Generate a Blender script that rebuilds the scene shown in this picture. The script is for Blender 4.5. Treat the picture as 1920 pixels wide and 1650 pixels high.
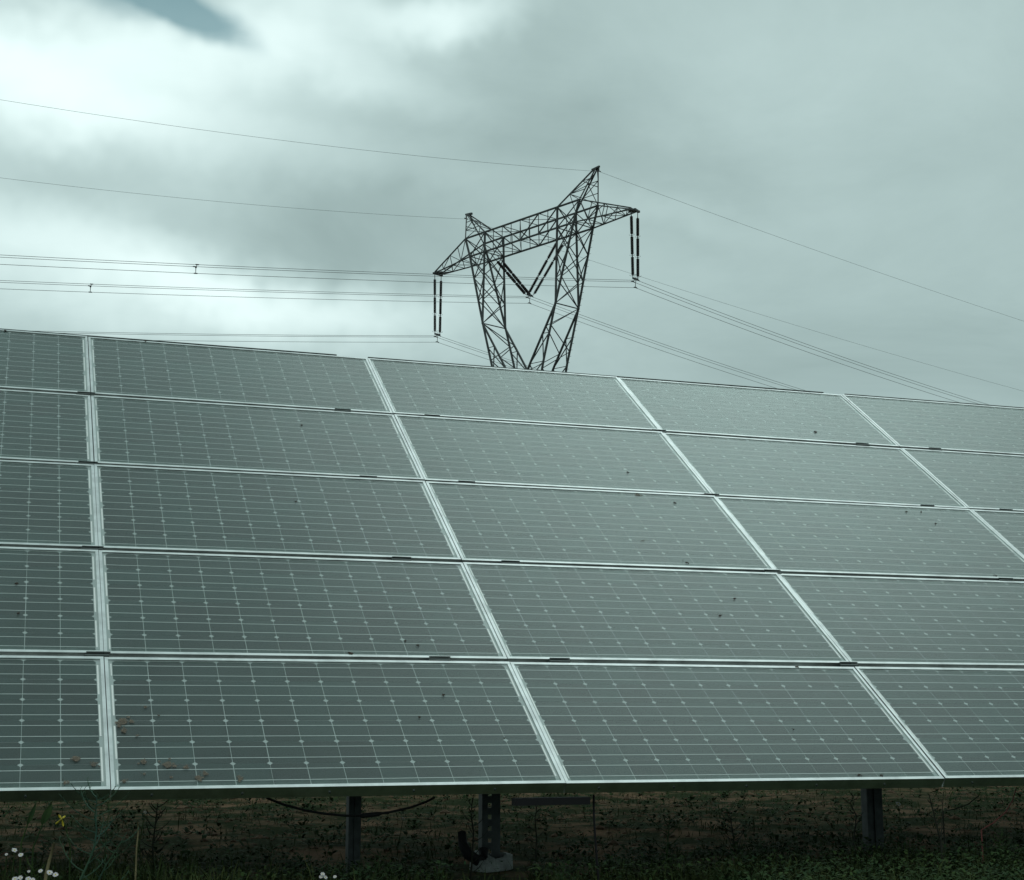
import bpy, math, random
from mathutils import Vector, Matrix
for o in list(bpy.data.objects): bpy.data.objects.remove(o)
SC = bpy.context.scene; COL = SC.collection

# ------------------------------------------------------------------ camera
# world: X along the rows of the array, Y horizontally up-slope, Z up; ground under the array at z = 0
H0 = 0.36                                   # height of the array's lower edge above the ground
TILT = math.radians(35.2)
F = 2840.3                                  # focal length in photo pixels (1920 wide)
CAM = Vector((-0.38630, -5.25989, 0.24263 + H0))
RIGHT = Vector((0.947343, -0.320220, 0.000826)); DOWN = Vector((0.058169, 0.169548, -0.983804)); FWD = Vector((0.314894, 0.932047, 0.179247))
cd = bpy.data.cameras.new('camera'); cam = bpy.data.objects.new('camera', cd); COL.objects.link(cam)
cd.sensor_fit = 'HORIZONTAL'; cd.sensor_width = 36; cd.lens = F * 36 / 1920; cd.clip_start = 0.05; cd.clip_end = 6000
cam.matrix_world = Matrix(((RIGHT.x, -DOWN.x, -FWD.x, CAM.x), (RIGHT.y, -DOWN.y, -FWD.y, CAM.y), (RIGHT.z, -DOWN.z, -FWD.z, CAM.z), (0, 0, 0, 1)))
SC.camera = cam
def ray(px, py): return (RIGHT * ((px - 960) / F) + DOWN * ((py - 825) / F) + FWD)
def at_y(px, py, y): r = ray(px, py); return CAM + r * ((y - CAM.y) / r.y)
def at_z(px, py, z): r = ray(px, py); return CAM + r * ((z - CAM.z) / r.z)

# ------------------------------------------------------------------ sky, sun, exposure
SC.view_settings.view_transform = 'Standard'; SC.view_settings.look = 'None'; SC.view_settings.exposure = 0.0; SC.view_settings.gamma = 1
SUN_EL, SUN_AZ = math.radians(52), math.radians(200)          # azimuth clockwise from +Y: behind the camera, a little left
W = bpy.data.worlds.new('World'); SC.world = W; W.use_nodes = True
nt = W.node_tree; nt.nodes.clear()
def N(tree, t, **kw):
    n = tree.nodes.new(t)
    for k, v in kw.items():
        if k.startswith('i_'):
            key = k[2:]; key = int(key) if key.isdigit() else key
            n.inputs[key].default_value = v
        else: setattr(n, k, v)
    return n
def mth(tree, op, a, b=None, clamp=False):
    n = tree.nodes.new('ShaderNodeMath'); n.operation = op; n.use_clamp = clamp
    for i, v in enumerate((a, b)):
        if v is None: continue
        if isinstance(v, (int, float)): n.inputs[i].default_value = v
        else: tree.links.new(v, n.inputs[i])
    return n.outputs[0]
L = nt.links.new
tc = N(nt, 'ShaderNodeTexCoord')
dirv = tc.outputs['Generated']
wn = N(nt, 'ShaderNodeTexNoise', i_Scale=8.0, i_Detail=4.0, i_Roughness=0.6); L(dirv, wn.inputs['Vector'])
wsub = N(nt, 'ShaderNodeVectorMath', operation='SUBTRACT'); L(wn.outputs['Color'], wsub.inputs[0]); wsub.inputs[1].default_value = (.5, .5, .5)
wsc = N(nt, 'ShaderNodeVectorMath', operation='SCALE'); L(wsub.outputs[0], wsc.inputs[0]); wsc.inputs['Scale'].default_value = 0.085
wadd = N(nt, 'ShaderNodeVectorMath', operation='ADD'); L(dirv, wadd.inputs[0]); L(wsc.outputs[0], wadd.inputs[1])
warped = wadd.outputs[0]
wsc2 = N(nt, 'ShaderNodeVectorMath', operation='SCALE'); L(wsub.outputs[0], wsc2.inputs[0]); wsc2.inputs['Scale'].default_value = 0.032
wadd2 = N(nt, 'ShaderNodeVectorMath', operation='ADD'); L(dirv, wadd2.inputs[0]); L(wsc2.outputs[0], wadd2.inputs[1]); soft = wadd2.outputs[0]
def blob(vec, px, py, su, sv, rot=0.0, amp=1.0, lo=0.0, hi=1.0):
    """soft elliptical cloud mass centred on a direction of the sky; su, sv: its half widths (photo px at the centre)"""
    c = ray(px, py).normalized(); up = Vector((0, 0, 1)); hx = c.cross(up).normalized(); hy = hx.cross(c)
    a = math.radians(rot); ax = hx * math.cos(a) + hy * math.sin(a); ay = hy * math.cos(a) - hx * math.sin(a); az = ax.cross(ay)
    mp = N(nt, 'ShaderNodeMapping', vector_type='TEXTURE'); L(vec, mp.inputs['Vector']); mp.inputs['Location'].default_value = c
    mp.inputs['Rotation'].default_value = Matrix((ax, ay, az)).transposed().to_euler()
    k = 2.3 / F; mp.inputs['Scale'].default_value = (su * k, sv * k, max(su, sv) * k)
    gr = N(nt, 'ShaderNodeTexGradient', gradient_type='SPHERICAL'); L(mp.outputs[0], gr.inputs[0])
    m = N(nt, 'ShaderNodeMapRange', interpolation_type='SMOOTHSTEP'); L(gr.outputs['Fac'], m.inputs[0]); m.inputs[1].default_value = lo; m.inputs[2].default_value = hi; m.inputs[4].default_value = amp
    return m.outputs[0]
# cloud deck: fractal noise on a flat layer overhead
sx = N(nt, 'ShaderNodeSeparateXYZ'); L(dirv, sx.inputs[0])
zz = mth(nt, 'ADD', mth(nt, 'ABSOLUTE', sx.outputs['Z']), 0.22)
cx = N(nt, 'ShaderNodeCombineXYZ'); L(mth(nt, 'DIVIDE', sx.outputs['X'], zz), cx.inputs[0]); L(mth(nt, 'DIVIDE', sx.outputs['Y'], zz), cx.inputs[1])
cn = N(nt, 'ShaderNodeTexNoise', i_Scale=1.9, i_Detail=7.0, i_Roughness=0.60, i_Distortion=0.5); L(cx.outputs[0], cn.inputs['Vector'])
deck = mth(nt, 'MULTIPLY', mth(nt, 'SUBTRACT', cn.outputs['Fac'], 0.5), 0.32)
shade = mth(nt, 'ADD', deck, 0.525)
for (px, py, su, sv, rot, amp) in (
        (30, 130, 340, 120, -10, .46), (200, 165, 260, 70, -8, .13), (680, 45, 210, 70, -5, .20), (550, 30, 110, 50, 0, .18), (560, 560, 170, 36, -4, .14), (0, -10, 80, 45, -10, -.34), (1500, 160, 520, 130, 0, .04), (60, 455, 300, 66, -6, .36), (400, 518, 180, 40, -8, .20), (860, 2, 100, 34, 15, .36),
        (480, 105, 260, 40, -8, .26), (660, 455, 270, 60, -6, -.06), (930, 90, 110, 40, 15, -.07), (1130, 270, 250, 90, -24, -.085), (640, 330, 180, 60, -5, -.05), (300, 600, 430, 60, 0, .18),
        (780, 600, 150, 36, 5, .15), (1250, 390, 130, 26, -15, .07), (1500, 60, 500, 120, 0, .03), (150, 285, 140, 50, 0, -.15), (720, 290, 130, 45, -10, .09),
        (1930, -1790, 500, 500, 0, 1.05)):             # the last: the bright cloud above the picture that the glass mirrors
    shade = mth(nt, 'ADD', shade, blob(warped, px, py, su, sv, rot, amp))
shade = mth(nt, 'MAXIMUM', mth(nt, 'MINIMUM', shade, 1.50), 0.22)
cr = N(nt, 'ShaderNodeCombineColor')
L(mth(nt, 'MULTIPLY', shade, mth(nt, 'ADD', mth(nt, 'MULTIPLY', mth(nt, 'MINIMUM', shade, 1.0), 0.14), 0.68)), cr.inputs[0]); L(shade, cr.inputs[1]); L(mth(nt, 'MULTIPLY', shade, 0.985), cr.inputs[2])
sky = N(nt, 'ShaderNodeTexSky', sky_type='NISHITA', sun_disc=False, sun_elevation=SUN_EL, sun_rotation=SUN_AZ, altitude=200.0, air_density=1.0, dust_density=1.6)
tint = N(nt, 'ShaderNodeMix', data_type='RGBA', blend_type='MULTIPLY'); tint.inputs[0].default_value = 1; L(sky.outputs[0], tint.inputs[6]); tint.inputs[7].default_value = (1.0, 1.2, .80, 1)   # the camera's green-cyan cast
bg_sky = N(nt, 'ShaderNodeBackground', i_Strength=0.135); L(tint.outputs[2], bg_sky.inputs['Color'])
bg_cl = N(nt, 'ShaderNodeBackground', i_Strength=1.0); L(cr.outputs[0], bg_cl.inputs['Color'])
hole = mth(nt, 'MULTIPLY', mth(nt, 'ADD', blob(soft, 205, -24, 140, 35, -10), mth(nt, 'MULTIPLY', blob(soft, 345, 24, 95, 21, -22), 1.3)), mth(nt, 'ADD', mth(nt, 'MULTIPLY', cn.outputs['Fac'], 2.2), -.25))
mr = N(nt, 'ShaderNodeMapRange', interpolation_type='SMOOTHSTEP'); mr.inputs[1].default_value = .0; mr.inputs[2].default_value = 1.15; mr.inputs[4].default_value = .84; L(hole, mr.inputs[0])
mixb = N(nt, 'ShaderNodeMixShader'); L(mr.outputs[0], mixb.inputs[0]); L(bg_cl.outputs[0], mixb.inputs[1]); L(bg_sky.outputs[0], mixb.inputs[2])
W.cycles.sampling_method = 'MANUAL'; W.cycles.sample_map_resolution = 512
SC.cycles.max_bounces = 6; SC.cycles.transparent_max_bounces = 16; SC.cycles.diffuse_bounces = 2
wo = N(nt, 'ShaderNodeOutputWorld'); L(mixb.outputs[0], wo.inputs['Surface'])
sl = bpy.data.lights.new('sun', 'SUN'); sl.energy = 0.5; sl.angle = math.radians(18); sl.color = (1.0, .97, .92)
sun = bpy.data.objects.new('sun', sl); COL.objects.link(sun)
sd = Vector((math.sin(SUN_AZ) * math.cos(SUN_EL), math.cos(SUN_AZ) * math.cos(SUN_EL), math.sin(SUN_EL)))
sun.rotation_euler = sd.to_track_quat('Z', 'Y').to_euler(); sun.location = (0, -3, 30)

# ------------------------------------------------------------------ materials
MATS = {}
def pmat(name, color, rough=.6, metal=0.0, spec=.5, noise=0.0, nscale=8.0, color2=None, bump=0.0, bscale=60.0, objrand=0.0, lo=.35, hi=.65):
    m = bpy.data.materials.new(name); m.use_nodes = True; t = m.node_tree; b = t.nodes['Principled BSDF']
    b.inputs['Roughness'].default_value = rough; b.inputs['Metallic'].default_value = metal; b.inputs['Specular IOR Level'].default_value = spec
    b.inputs['Base Color'].default_value = (*color, 1)
    if color2 or noise or objrand:
        g = N(t, 'ShaderNodeNewGeometry')
        nz = N(t, 'ShaderNodeTexNoise', i_Scale=nscale, i_Detail=6.0, i_Roughness=.6); t.links.new(g.outputs['Position'], nz.inputs['Vector'])
        r = N(t, 'ShaderNodeMapRange'); r.inputs[1].default_value = lo; r.inputs[2].default_value = hi; t.links.new(nz.outputs['Fac'], r.inputs[0])
        mx = N(t, 'ShaderNodeMix', data_type='RGBA'); t.links.new(r.outputs[0], mx.inputs[0])
        c2 = color2 or tuple(c * (1 - noise) for c in color)
        mx.inputs[6].default_value = (*color, 1); mx.inputs[7].default_value = (*c2, 1); out = mx.outputs[2]
        if objrand:
            oi = N(t, 'ShaderNodeObjectInfo')
            v = mth(t, 'ADD', mth(t, 'MULTIPLY', oi.outputs['Random'], objrand), 1 - objrand / 2)
            vs = N(t, 'ShaderNodeVectorMath', operation='SCALE'); t.links.new(out, vs.inputs[0]); t.links.new(v, vs.inputs['Scale']); out = vs.outputs[0]
        t.links.new(out, b.inputs['Base Color'])
    if bump:
        g2 = N(t, 'ShaderNodeNewGeometry'); nb = N(t, 'ShaderNodeTexNoise', i_Scale=bscale, i_Detail=5.0); t.links.new(g2.outputs['Position'], nb.inputs['Vector'])
        bp = N(t, 'ShaderNodeBump', i_Strength=bump, i_Distance=.02); t.links.new(nb.outputs['Fac'], bp.inputs['Height']); t.links.new(bp.outputs[0], b.inputs['Normal'])
    MATS[name] = m; return m
pmat('cell', (.008, .024, .021), .45, 0, .4, noise=.35, nscale=3, objrand=1.1)
pmat('backsheet', (.44, .51, .50), .55, 0, .3, noise=.12, nscale=5)
pmat('ribbon', (.66, .74, .72), .4, .0)
pmat('bus_ribbon', (.95, .97, .95), .3, 0)
pmat('aluminium', (.84, .87, .86), .36, 1.0, noise=.32, nscale=11, lo=.42, hi=.75)
pmat('dark_steel', (.085, .105, .10), .5, .4, noise=.3, nscale=30)
pmat('galvanised', (.055, .065, .065), .5, .6, noise=.45, nscale=22)
pmat('tower_steel', (.075, .084, .084), .6, .3, noise=.45, nscale=1.2)
pmat('porcelain', (.022, .016, .015), .25, 0, .5)
pmat('wire', (.16, .17, .17), .5, .6)
pmat('black_plastic', (.010, .010, .011), .7, 0, .2)
pmat('concrete', (.36, .39, .38), .85, noise=.45, nscale=16, bump=.5, bscale=70)
pmat('mud', (.19, .135, .10), .95, 0, .1, noise=.4, nscale=60)
pmat('debris', (.060, .045, .035), .9, 0, .2)
pmat('weed', (.014, .034, .015), .8, 0, .08, color2=(.036, .062, .018), nscale=6)
pmat('weed_blue', (.028, .066, .048), .7, 0, .15, color2=(.04, .08, .04), nscale=9)
pmat('grass', (.014, .032, .010), .8, 0, .08, color2=(.050, .060, .020), nscale=2.2)
pmat('dry', (.22, .19, .10), .8, 0, .2, noise=.5, nscale=14)
pmat('dark_stem', (.022, .024, .016), .8, 0, .2)
pmat('red_stem', (.10, .03, .025), .7, 0, .2)
pmat('petal', (.62, .60, .62), .6, 0, .3)
pmat('yellow', (.45, .36, .03), .6, 0, .3)
pmat('soil', (.14, .090, .058), .95, 0, .1, color2=(.085, .060, .040), nscale=3.5, bump=.6, bscale=40)
# ground: soil with green growth
g = pmat('ground', (.155, .098, .062), .95, 0, .02, color2=(.022, .030, .012), nscale=2.4, bump=.9, bscale=34, lo=.36, hi=.54)
t = g.node_tree; mx = [n for n in t.nodes if n.type == 'MIX'][0]; gg = N(t, 'ShaderNodeNewGeometry'); sp = N(t, 'ShaderNodeSeparateXYZ'); t.links.new(gg.outputs['Position'], sp.inputs[0])
mrg = N(t, 'ShaderNodeMapRange'); t.links.new(sp.outputs['Y'], mrg.inputs[0]); mrg.inputs[1].default_value = .9; mrg.inputs[2].default_value = .1     # turf on the bank before the array
old = mx.inputs[0].links[0].from_socket; t.links.new(mth(t, 'MAXIMUM', old, mrg.outputs[0]), mx.inputs[0])
# glass pane: clear sheet, mirror-like share after Schlick, thin uneven dust film
def glass_mat():
    m = bpy.data.materials.new('solar_glass'); m.use_nodes = True; t = m.node_tree; t.nodes.clear(); K = t.links.new
    ge = N(t, 'ShaderNodeNewGeometry')
    d = N(t, 'ShaderNodeVectorMath', operation='DOT_PRODUCT'); K(ge.outputs['Incoming'], d.inputs[0]); K(ge.outputs['Normal'], d.inputs[1])
    c = mth(t, 'ABSOLUTE', d.outputs['Value'])
    fr = mth(t, 'ADD', mth(t, 'MULTIPLY', mth(t, 'POWER', mth(t, 'SUBTRACT', 1.0, c, True), 5.0), .96), .036)
    tr = N(t, 'ShaderNodeBsdfTransparent'); gl = N(t, 'ShaderNodeBsdfGlossy', i_Roughness=.085); gl.inputs['Color'].default_value = (.72, .80, .772, 1)   # anti-reflective coating
    df = N(t, 'ShaderNodeBsdfDiffuse'); df.inputs[0].default_value = (.29, .43, .39, 1)
    mp = N(t, 'ShaderNodeMapping'); mp.inputs['Scale'].default_value = (9, 1.5, 1.5); K(ge.outputs['Position'], mp.inputs[0])
    dn = N(t, 'ShaderNodeTexNoise', i_Scale=1.6, i_Detail=4.0, i_Roughness=.7); K(mp.outputs[0], dn.inputs['Vector'])
    r = N(t, 'ShaderNodeMapRange'); r.inputs[1].default_value = .3; r.inputs[2].default_value = .75; r.inputs[3].default_value = .002; r.inputs[4].default_value = .030; K(dn.outputs['Fac'], r.inputs[0])
    tc_ = N(t, 'ShaderNodeTexCoord'); sp = N(t, 'ShaderNodeSeparateXYZ'); K(tc_.outputs['Generated'], sp.inputs[0])      # grime settled along the lower frame
    lo_ = N(t, 'ShaderNodeMapRange', interpolation_type='SMOOTHSTEP'); lo_.inputs[1].default_value = .055; lo_.inputs[2].default_value = .0; lo_.inputs[4].default_value = .30; K(sp.outputs['Y'], lo_.inputs[0])
    dust = mth(t, 'ADD', r.outputs[0], mth(t, 'MULTIPLY', lo_.outputs[0], mth(t, 'POWER', dn.outputs['Fac'], 1.5)))
    m1 = N(t, 'ShaderNodeMixShader'); K(dust, m1.inputs[0]); K(tr.outputs[0], m1.inputs[1]); K(df.outputs[0], m1.inputs[2])
    m2 = N(t, 'ShaderNodeMixShader'); K(fr, m2.inputs[0]); K(m1.outputs[0], m2.inputs[1]); K(gl.outputs[0], m2.inputs[2])
    o = N(t, 'ShaderNodeOutputMaterial'); K(m2.outputs[0], o.inputs[0]); MATS['glass'] = m
glass_mat()
def mud_mat():
    m = bpy.data.materials.new('dried_mud'); m.use_nodes = True; t = m.node_tree; t.nodes.clear(); K = t.links.new
    ge = N(t, 'ShaderNodeNewGeometry'); nz = N(t, 'ShaderNodeTexNoise', i_Scale=140.0, i_Detail=4.0); K(ge.outputs['Position'], nz.inputs['Vector'])
    r = N(t, 'ShaderNodeMapRange'); r.inputs[1].default_value = .35; r.inputs[2].default_value = .65; r.inputs[3].default_value = .15; r.inputs[4].default_value = .75; K(nz.outputs['Fac'], r.inputs[0])
    df = N(t, 'ShaderNodeBsdfDiffuse'); df.inputs[0].default_value = (.21, .180, .145, 1); tr = N(t, 'ShaderNodeBsdfTransparent')
    mx = N(t, 'ShaderNodeMixShader'); K(r.outputs[0], mx.inputs[0]); K(tr.outputs[0], mx.inputs[1]); K(df.outputs[0], mx.inputs[2]); o = N(t, 'ShaderNodeOutputMaterial'); K(mx.outputs[0], o.inputs[0]); MATS['mud'] = m
mud_mat()

# ------------------------------------------------------------------ mesh helpers
class MB:
    def __init__(s): s.v = []; s.f = []
    def add(s, vs, fs):
        b = len(s.v); s.v += [tuple(p) for p in vs]; s.f += [tuple(b + i for i in q) for q in fs]; return s
    def box(s, a, b):
        (x0, y0, z0), (x1, y1, z1) = a, b
        return s.add([(x0, y0, z0), (x1, y0, z0), (x1, y1, z0), (x0, y1, z0), (x0, y0, z1), (x1, y0, z1), (x1, y1, z1), (x0, y1, z1)],
                     [(3, 2, 1, 0), (4, 5, 6, 7), (0, 1, 5, 4), (1, 2, 6, 5), (2, 3, 7, 6), (3, 0, 4, 7)])
    def bar(s, p, q, r, n=4, r2=None): return s.tube([p, q], [r, r if r2 is None else r2], n)
    def tube(s, pts, r, n=6):
        pts = [Vector(p) for p in pts]; k = len(pts); rs = r if isinstance(r, (list, tuple)) else [r] * k
        t0 = (pts[1] - pts[0]).normalized(); ref = Vector((0, 0, 1)) if abs(t0.z) < .9 else Vector((1, 0, 0))
        vs = []
        for i in range(k):
            t = (pts[min(i + 1, k - 1)] - pts[max(i - 1, 0)]).normalized()
            u = t.cross(ref).normalized(); w = t.cross(u)
            for j in range(n):
                a = 2 * math.pi * (j + .5) / n; vs.append(pts[i] + (u * math.cos(a) + w * math.sin(a)) * rs[i])
        fs = [(i * n + j, i * n + (j + 1) % n, (i + 1) * n + (j + 1) % n, (i + 1) * n + j) for i in range(k - 1) for j in range(n)]
        fs += [tuple(range(n)), tuple(range((k - 1) * n, k * n))[::-1]]
        return s.add(vs, [f[::-1] for f in fs])
    def lathe(s, prof, n=10, z0=0):
        vs = []; k = len(prof)
        for r, z in prof:
            for j in range(n): a = 2 * math.pi * j / n; vs.append((r * math.cos(a), r * math.sin(a), z + z0))
        fs = [(i * n + j, i * n + (j + 1) % n, (i + 1) * n + (j + 1) % n, (i + 1) * n + j) for i in range(k - 1) for j in range(n)]
        fs += [tuple(range(n)), tuple(range((k - 1) * n, k * n))]
        return s.add(vs, fs)
    def prism(s, poly, z0, z1):
        n = len(poly)
        return s.add([(x, y, z0) for x, y in poly] + [(x, y, z1) for x, y in poly],
                     [tuple(range(n))[::-1], tuple(range(n, 2 * n))] + [(i, (i + 1) % n, n + (i + 1) % n, n + i) for i in range(n)])
    def blade(s, p, d, l, w, droop=.3, side=None):
        p = Vector(p); d = Vector(d).normalized(); sd = side or d.cross(Vector((0, 0, 1)))
        if sd.length < 1e-3: sd = Vector((1, 0, 0))
        sd = sd.normalized() * w
        m = p + d * l * .55; e = p + d * l + Vector((d.x, d.y, -1)) * droop * l * .45
        return s.add([p - sd * .6, p + sd * .6, m + sd, m - sd, e], [(0, 1, 2, 3), (3, 2, 4)])
    def mesh(s, name, mat, smooth=False):
        m = bpy.data.meshes.new(name); m.from_pydata(s.v, [], s.f); m.materials.append(MATS[mat])
        if smooth: m.polygons.foreach_set('use_smooth', [True] * len(m.polygons))
        m.update(); return m
    def build(s, name, mat, parent=None, smooth=False): return link(name, s.mesh(name, mat, smooth), parent)
def link(name, mesh, parent=None, loc=None):
    o = bpy.data.objects.new(name, mesh); COL.objects.link(o)
    if parent is not None: o.parent = parent
    if loc is not None: o.location = loc
    return o
def tag(o, label=None, cat=None, group=None, kind=None):
    for k, v in (('label', label), ('category', cat), ('group', group), ('kind', kind)):
        if v: o[k] = v
    return o
def thing(name, loc, label, cat, group=None, rot=(0, 0, 0)):
    o = bpy.data.objects.new(name, None); COL.objects.link(o); o.location = loc; o.rotation_euler = rot; o.empty_display_size = .1
    return tag(o, label, cat, group)
rng = random.Random(7)
def hsh(x, y): return math.sin(x * 1.7 + 1.3 * math.sin(y * 2.1)) * .5 + math.sin(x * 4.3 + y * 3.1 + 1) * .3 + math.sin(x * 9.1 - y * 7.3) * .2
def smooth01(t): t = max(0, min(1, t)); return t * t * (3 - 2 * t)
def gz(x, y):
    """height of the ground: a low bank towards the camera, level under and behind the array"""
    z = -1.0 * smooth01((-1.0 - y) / 3.2)
    if -8 < x < 14 and -6 < y < 16: z += .022 * hsh(x * 1.3, y * 1.3)
    return z

# ------------------------------------------------------------------ ground
def axis(lo, hi, step, far):
    a = []; v = lo
    while v <= hi + 1e-6: a.append(v); v += step
    out = 1.0; up = []; dn = []
    while out < far: up.append(hi + out); dn.append(lo - out); out *= 1.6
    return dn[::-1] + a + up
gxs = axis(-5, 11, .16, 2500); gys = axis(-5, 13, .16, 2500)
mb = MB(); nx = len(gxs)
mb.v = [(x, y, gz(x, y)) for y in gys for x in gxs]
mb.f = [(j * nx + i, j * nx + i + 1, (j + 1) * nx + i + 1, (j + 1) * nx + i) for j in range(len(gys) - 1) for i in range(nx - 1)]
tag(mb.build('ground', 'ground', smooth=True), 'brown earth with thin green growth beneath and behind the panels', kind='structure')

# ------------------------------------------------------------------ solar array
PW, PH = 1.600, 0.810            # pitch of the modules
MW, MH = 1.597, 0.789            # size of one module
CX, CY = .1286, .1258            # pitch of the cells
LIP, LIPY, DEPTH = .0125, .0150, .042
OX, OY = (MW - 12 * CX) / 2, (MH - 6 * CY) / 2
def octagon(w, h, c): return [(-w + c, -h), (w - c, -h), (w, -h + c), (w, h - c), (w - c, h), (-w + c, h), (-w, h - c), (-w, -h + c)]
cell_me = MB().prism(octagon(.06318, .06225, .0094), 0, .0006).mesh('cell', 'cell')
bus_me = MB().box((0, -.00115, 0), (12 * CX - .004, .00115, .0007)).mesh('busbar', 'ribbon')
long_me = MB().box((0, 0, -DEPTH), (MW, LIPY, .0016)).mesh('frame_rail', 'aluminium')
short_me = MB().box((0, LIPY + .0004, -DEPTH), (LIP, MH - LIPY - .0004, .0014)).mesh('frame_rail', 'aluminium')
glass_me = MB().box((LIP, LIPY, -.0036), (MW - LIP, MH - LIPY, -.0004)).mesh('glass_pane', 'glass')
back_me = MB().box((LIP - .002, LIPY - .002, -.0085), (MW - LIP + .002, MH - LIPY + .002, -.0060)).mesh('backsheet', 'backsheet')
ic_me = MB().box((-.0030, 0, 0), (.0030, 1.50 * CY, .0012)).mesh('interconnect_ribbon', 'bus_ribbon')
ics_me = MB().box((-.0022, 0, 0), (.0022, .62 * CY, .0012)).mesh('interconnect_ribbon', 'bus_ribbon')
hole_me = MB().lathe([(.0042, 0), (.0042, .003), (.0025, .0035)], 8).mesh('screw_head', 'dark_steel')
PLANE = Matrix.Rotation(TILT, 4, 'X'); PLANE.translation = Vector((0, 0, H0))
def on_plane(x, v, n=0): return PLANE @ Vector((x, v, n))
def px_plane(px, py):
    r = PLANE.inverted() @ (CAM + ray(px, py)); c = PLANE.inverted() @ CAM; d = r - c; p = c - d * (c.z / d.z); return p.x, p.y
ROWN = ['bottom row', 'second row from the bottom', 'middle row', 'second row from the top', 'top row']
COLN = ['cut off by the left edge', 'second from the left', 'third from the left', 'fourth from the left', 'cut off by the right edge']
modules = {}
for r in range(5):
    for c in range(5):
        jx = rng.uniform(-.0012, .0012); jv = rng.uniform(-.0012, .0012)
        extra = ', spattered with brown mud' if (r == 0 and c in (0, 1)) else ''
        e = thing('solar_module', on_plane((c - 1) * PW + (PW - MW) / 2 + jx, r * PH + (0 if r == 0 else (PH - MH)) * .5 + (.0 if r else 0.003) + jv),
                  'solar module of the %s, %s%s' % (ROWN[r], COLN[c], extra), 'solar panel', 'solar modules of the tilted array',
                  rot=(TILT + rng.uniform(-.003, .003), rng.uniform(-.0018, .0018), 0))
        modules[r, c] = e
        link('frame_rail', long_me, e); link('frame_rail', long_me, e, (0, MH - LIPY, 0))
        link('frame_rail', short_me, e); link('frame_rail', short_me, e, (MW - LIP, 0, 0))
        link('backsheet', back_me, e); link('glass_pane', glass_me, e)
        for i in range(12):
            for j in range(6):
                link('cell', cell_me, e, (OX + (i + .5) * CX + rng.uniform(-.0005, .0005), OY + (j + .5) * CY + rng.uniform(-.0004, .0004), -.0058))
        for j in range(6):
            for s in (-.25, .25): link('busbar', bus_me, e, (OX + .002, OY + (j + .5 + s) * CY, -.0050))
        for j in range(3): link('interconnect_ribbon', ic_me, e, (MW - OX + .0042, OY + (2 * j + .25) * CY, -.0056))
        for j in range(2): link('interconnect_ribbon', ic_me, e, (OX - .0042, OY + (2 * j + 1.25) * CY, -.0056))
        for v in (.15, 5.23): link('interconnect_ribbon', ics_me, e, (OX - .0042, OY + v * CY, -.0056))
        if r == 0:
            for k in range(5):
                h = link('screw_head', hole_me, e, ((k * .3 + .12) * 1.0 + .0 + .012, -.0002, -.022)); h.rotation_euler = (math.pi / 2, 0, 0)
def splat(name, mat, px, py, size, rnd, blot=1, stretch=1.0):
    x, v = px_plane(px, py); c = min(4, max(0, int(x // PW) + 1)); r = min(4, max(0, int(v // PH))); e = modules[r, c]
    m = MB(); n = 9
    for b in range(blot):
        ox, oy = rnd.gauss(0, size * .55) * (b > 0), rnd.gauss(0, size * .55) * (b > 0); s = size * (1 if b == 0 else rnd.uniform(.25, .5))
        poly = [(ox + s * rnd.uniform(.55, 1) * math.cos(2 * math.pi * i / n), oy + s * stretch * rnd.uniform(.55, 1) * math.sin(2 * math.pi * i / n)) for i in range(n)]
        m.prism(poly, 0 + b * .00013, (.0006 if mat == 'mud' else .004) + b * .00013)
    o = m.build(name, mat, e); o.location = (x - (c - 1) * PW, v - r * PH - .006, .0002)
for px, py, s in ((230, 1352, .020), (232, 1368, .011), (257, 1378, .006), (272, 1326, .006), (297, 1341, .004), (142, 1422, .014), (175, 1434, .009), (268, 1427, .011),
                  (313, 1432, .017), (348, 1438, .010), (372, 1458, .012), (384, 1450, .009), (270, 1450, .006), (320, 1456, .005), (450, 1460, .010), (232, 1463, .009), (122, 1467, .008)):
    splat('mud_splash', 'mud', px, py, s * 1.25, rng, 10)
for px, py, s in ((565, 798, .014), (1177, 887, .013), (1266, 946, .014), (1700, 961, .013), (1755, 983, .012), (1378, 1124, .012), (1350, 1156, .012), (30, 1096, .014), (33, 1152, .009),
                  (658, 1227, .016), (760, 1203, .008), (783, 1211, .011), (830, 1304, .009), (785, 1345, .008), (1487, 1367, .006), (555, 943, .009), (1287, 1057, .014), (1530, 811, .018), (1728, 962, .008),
                  (10, 622, .012), (272, 640, .012), (1610, 1452, .012), (1651, 1453, .010), (1492, 1250, .012), (945, 1385, .006), (1868, 1082, .012)):
    splat('dirt_speck', 'debris', px, py, s * .62, rng, 4, .55)
for px, py, s in ((1195, 930, .040), (1205, 1016, .018), (1160, 925, .02)): splat('mud_splash', 'mud', px, py, s * .6, rng, 6, .5)

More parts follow.
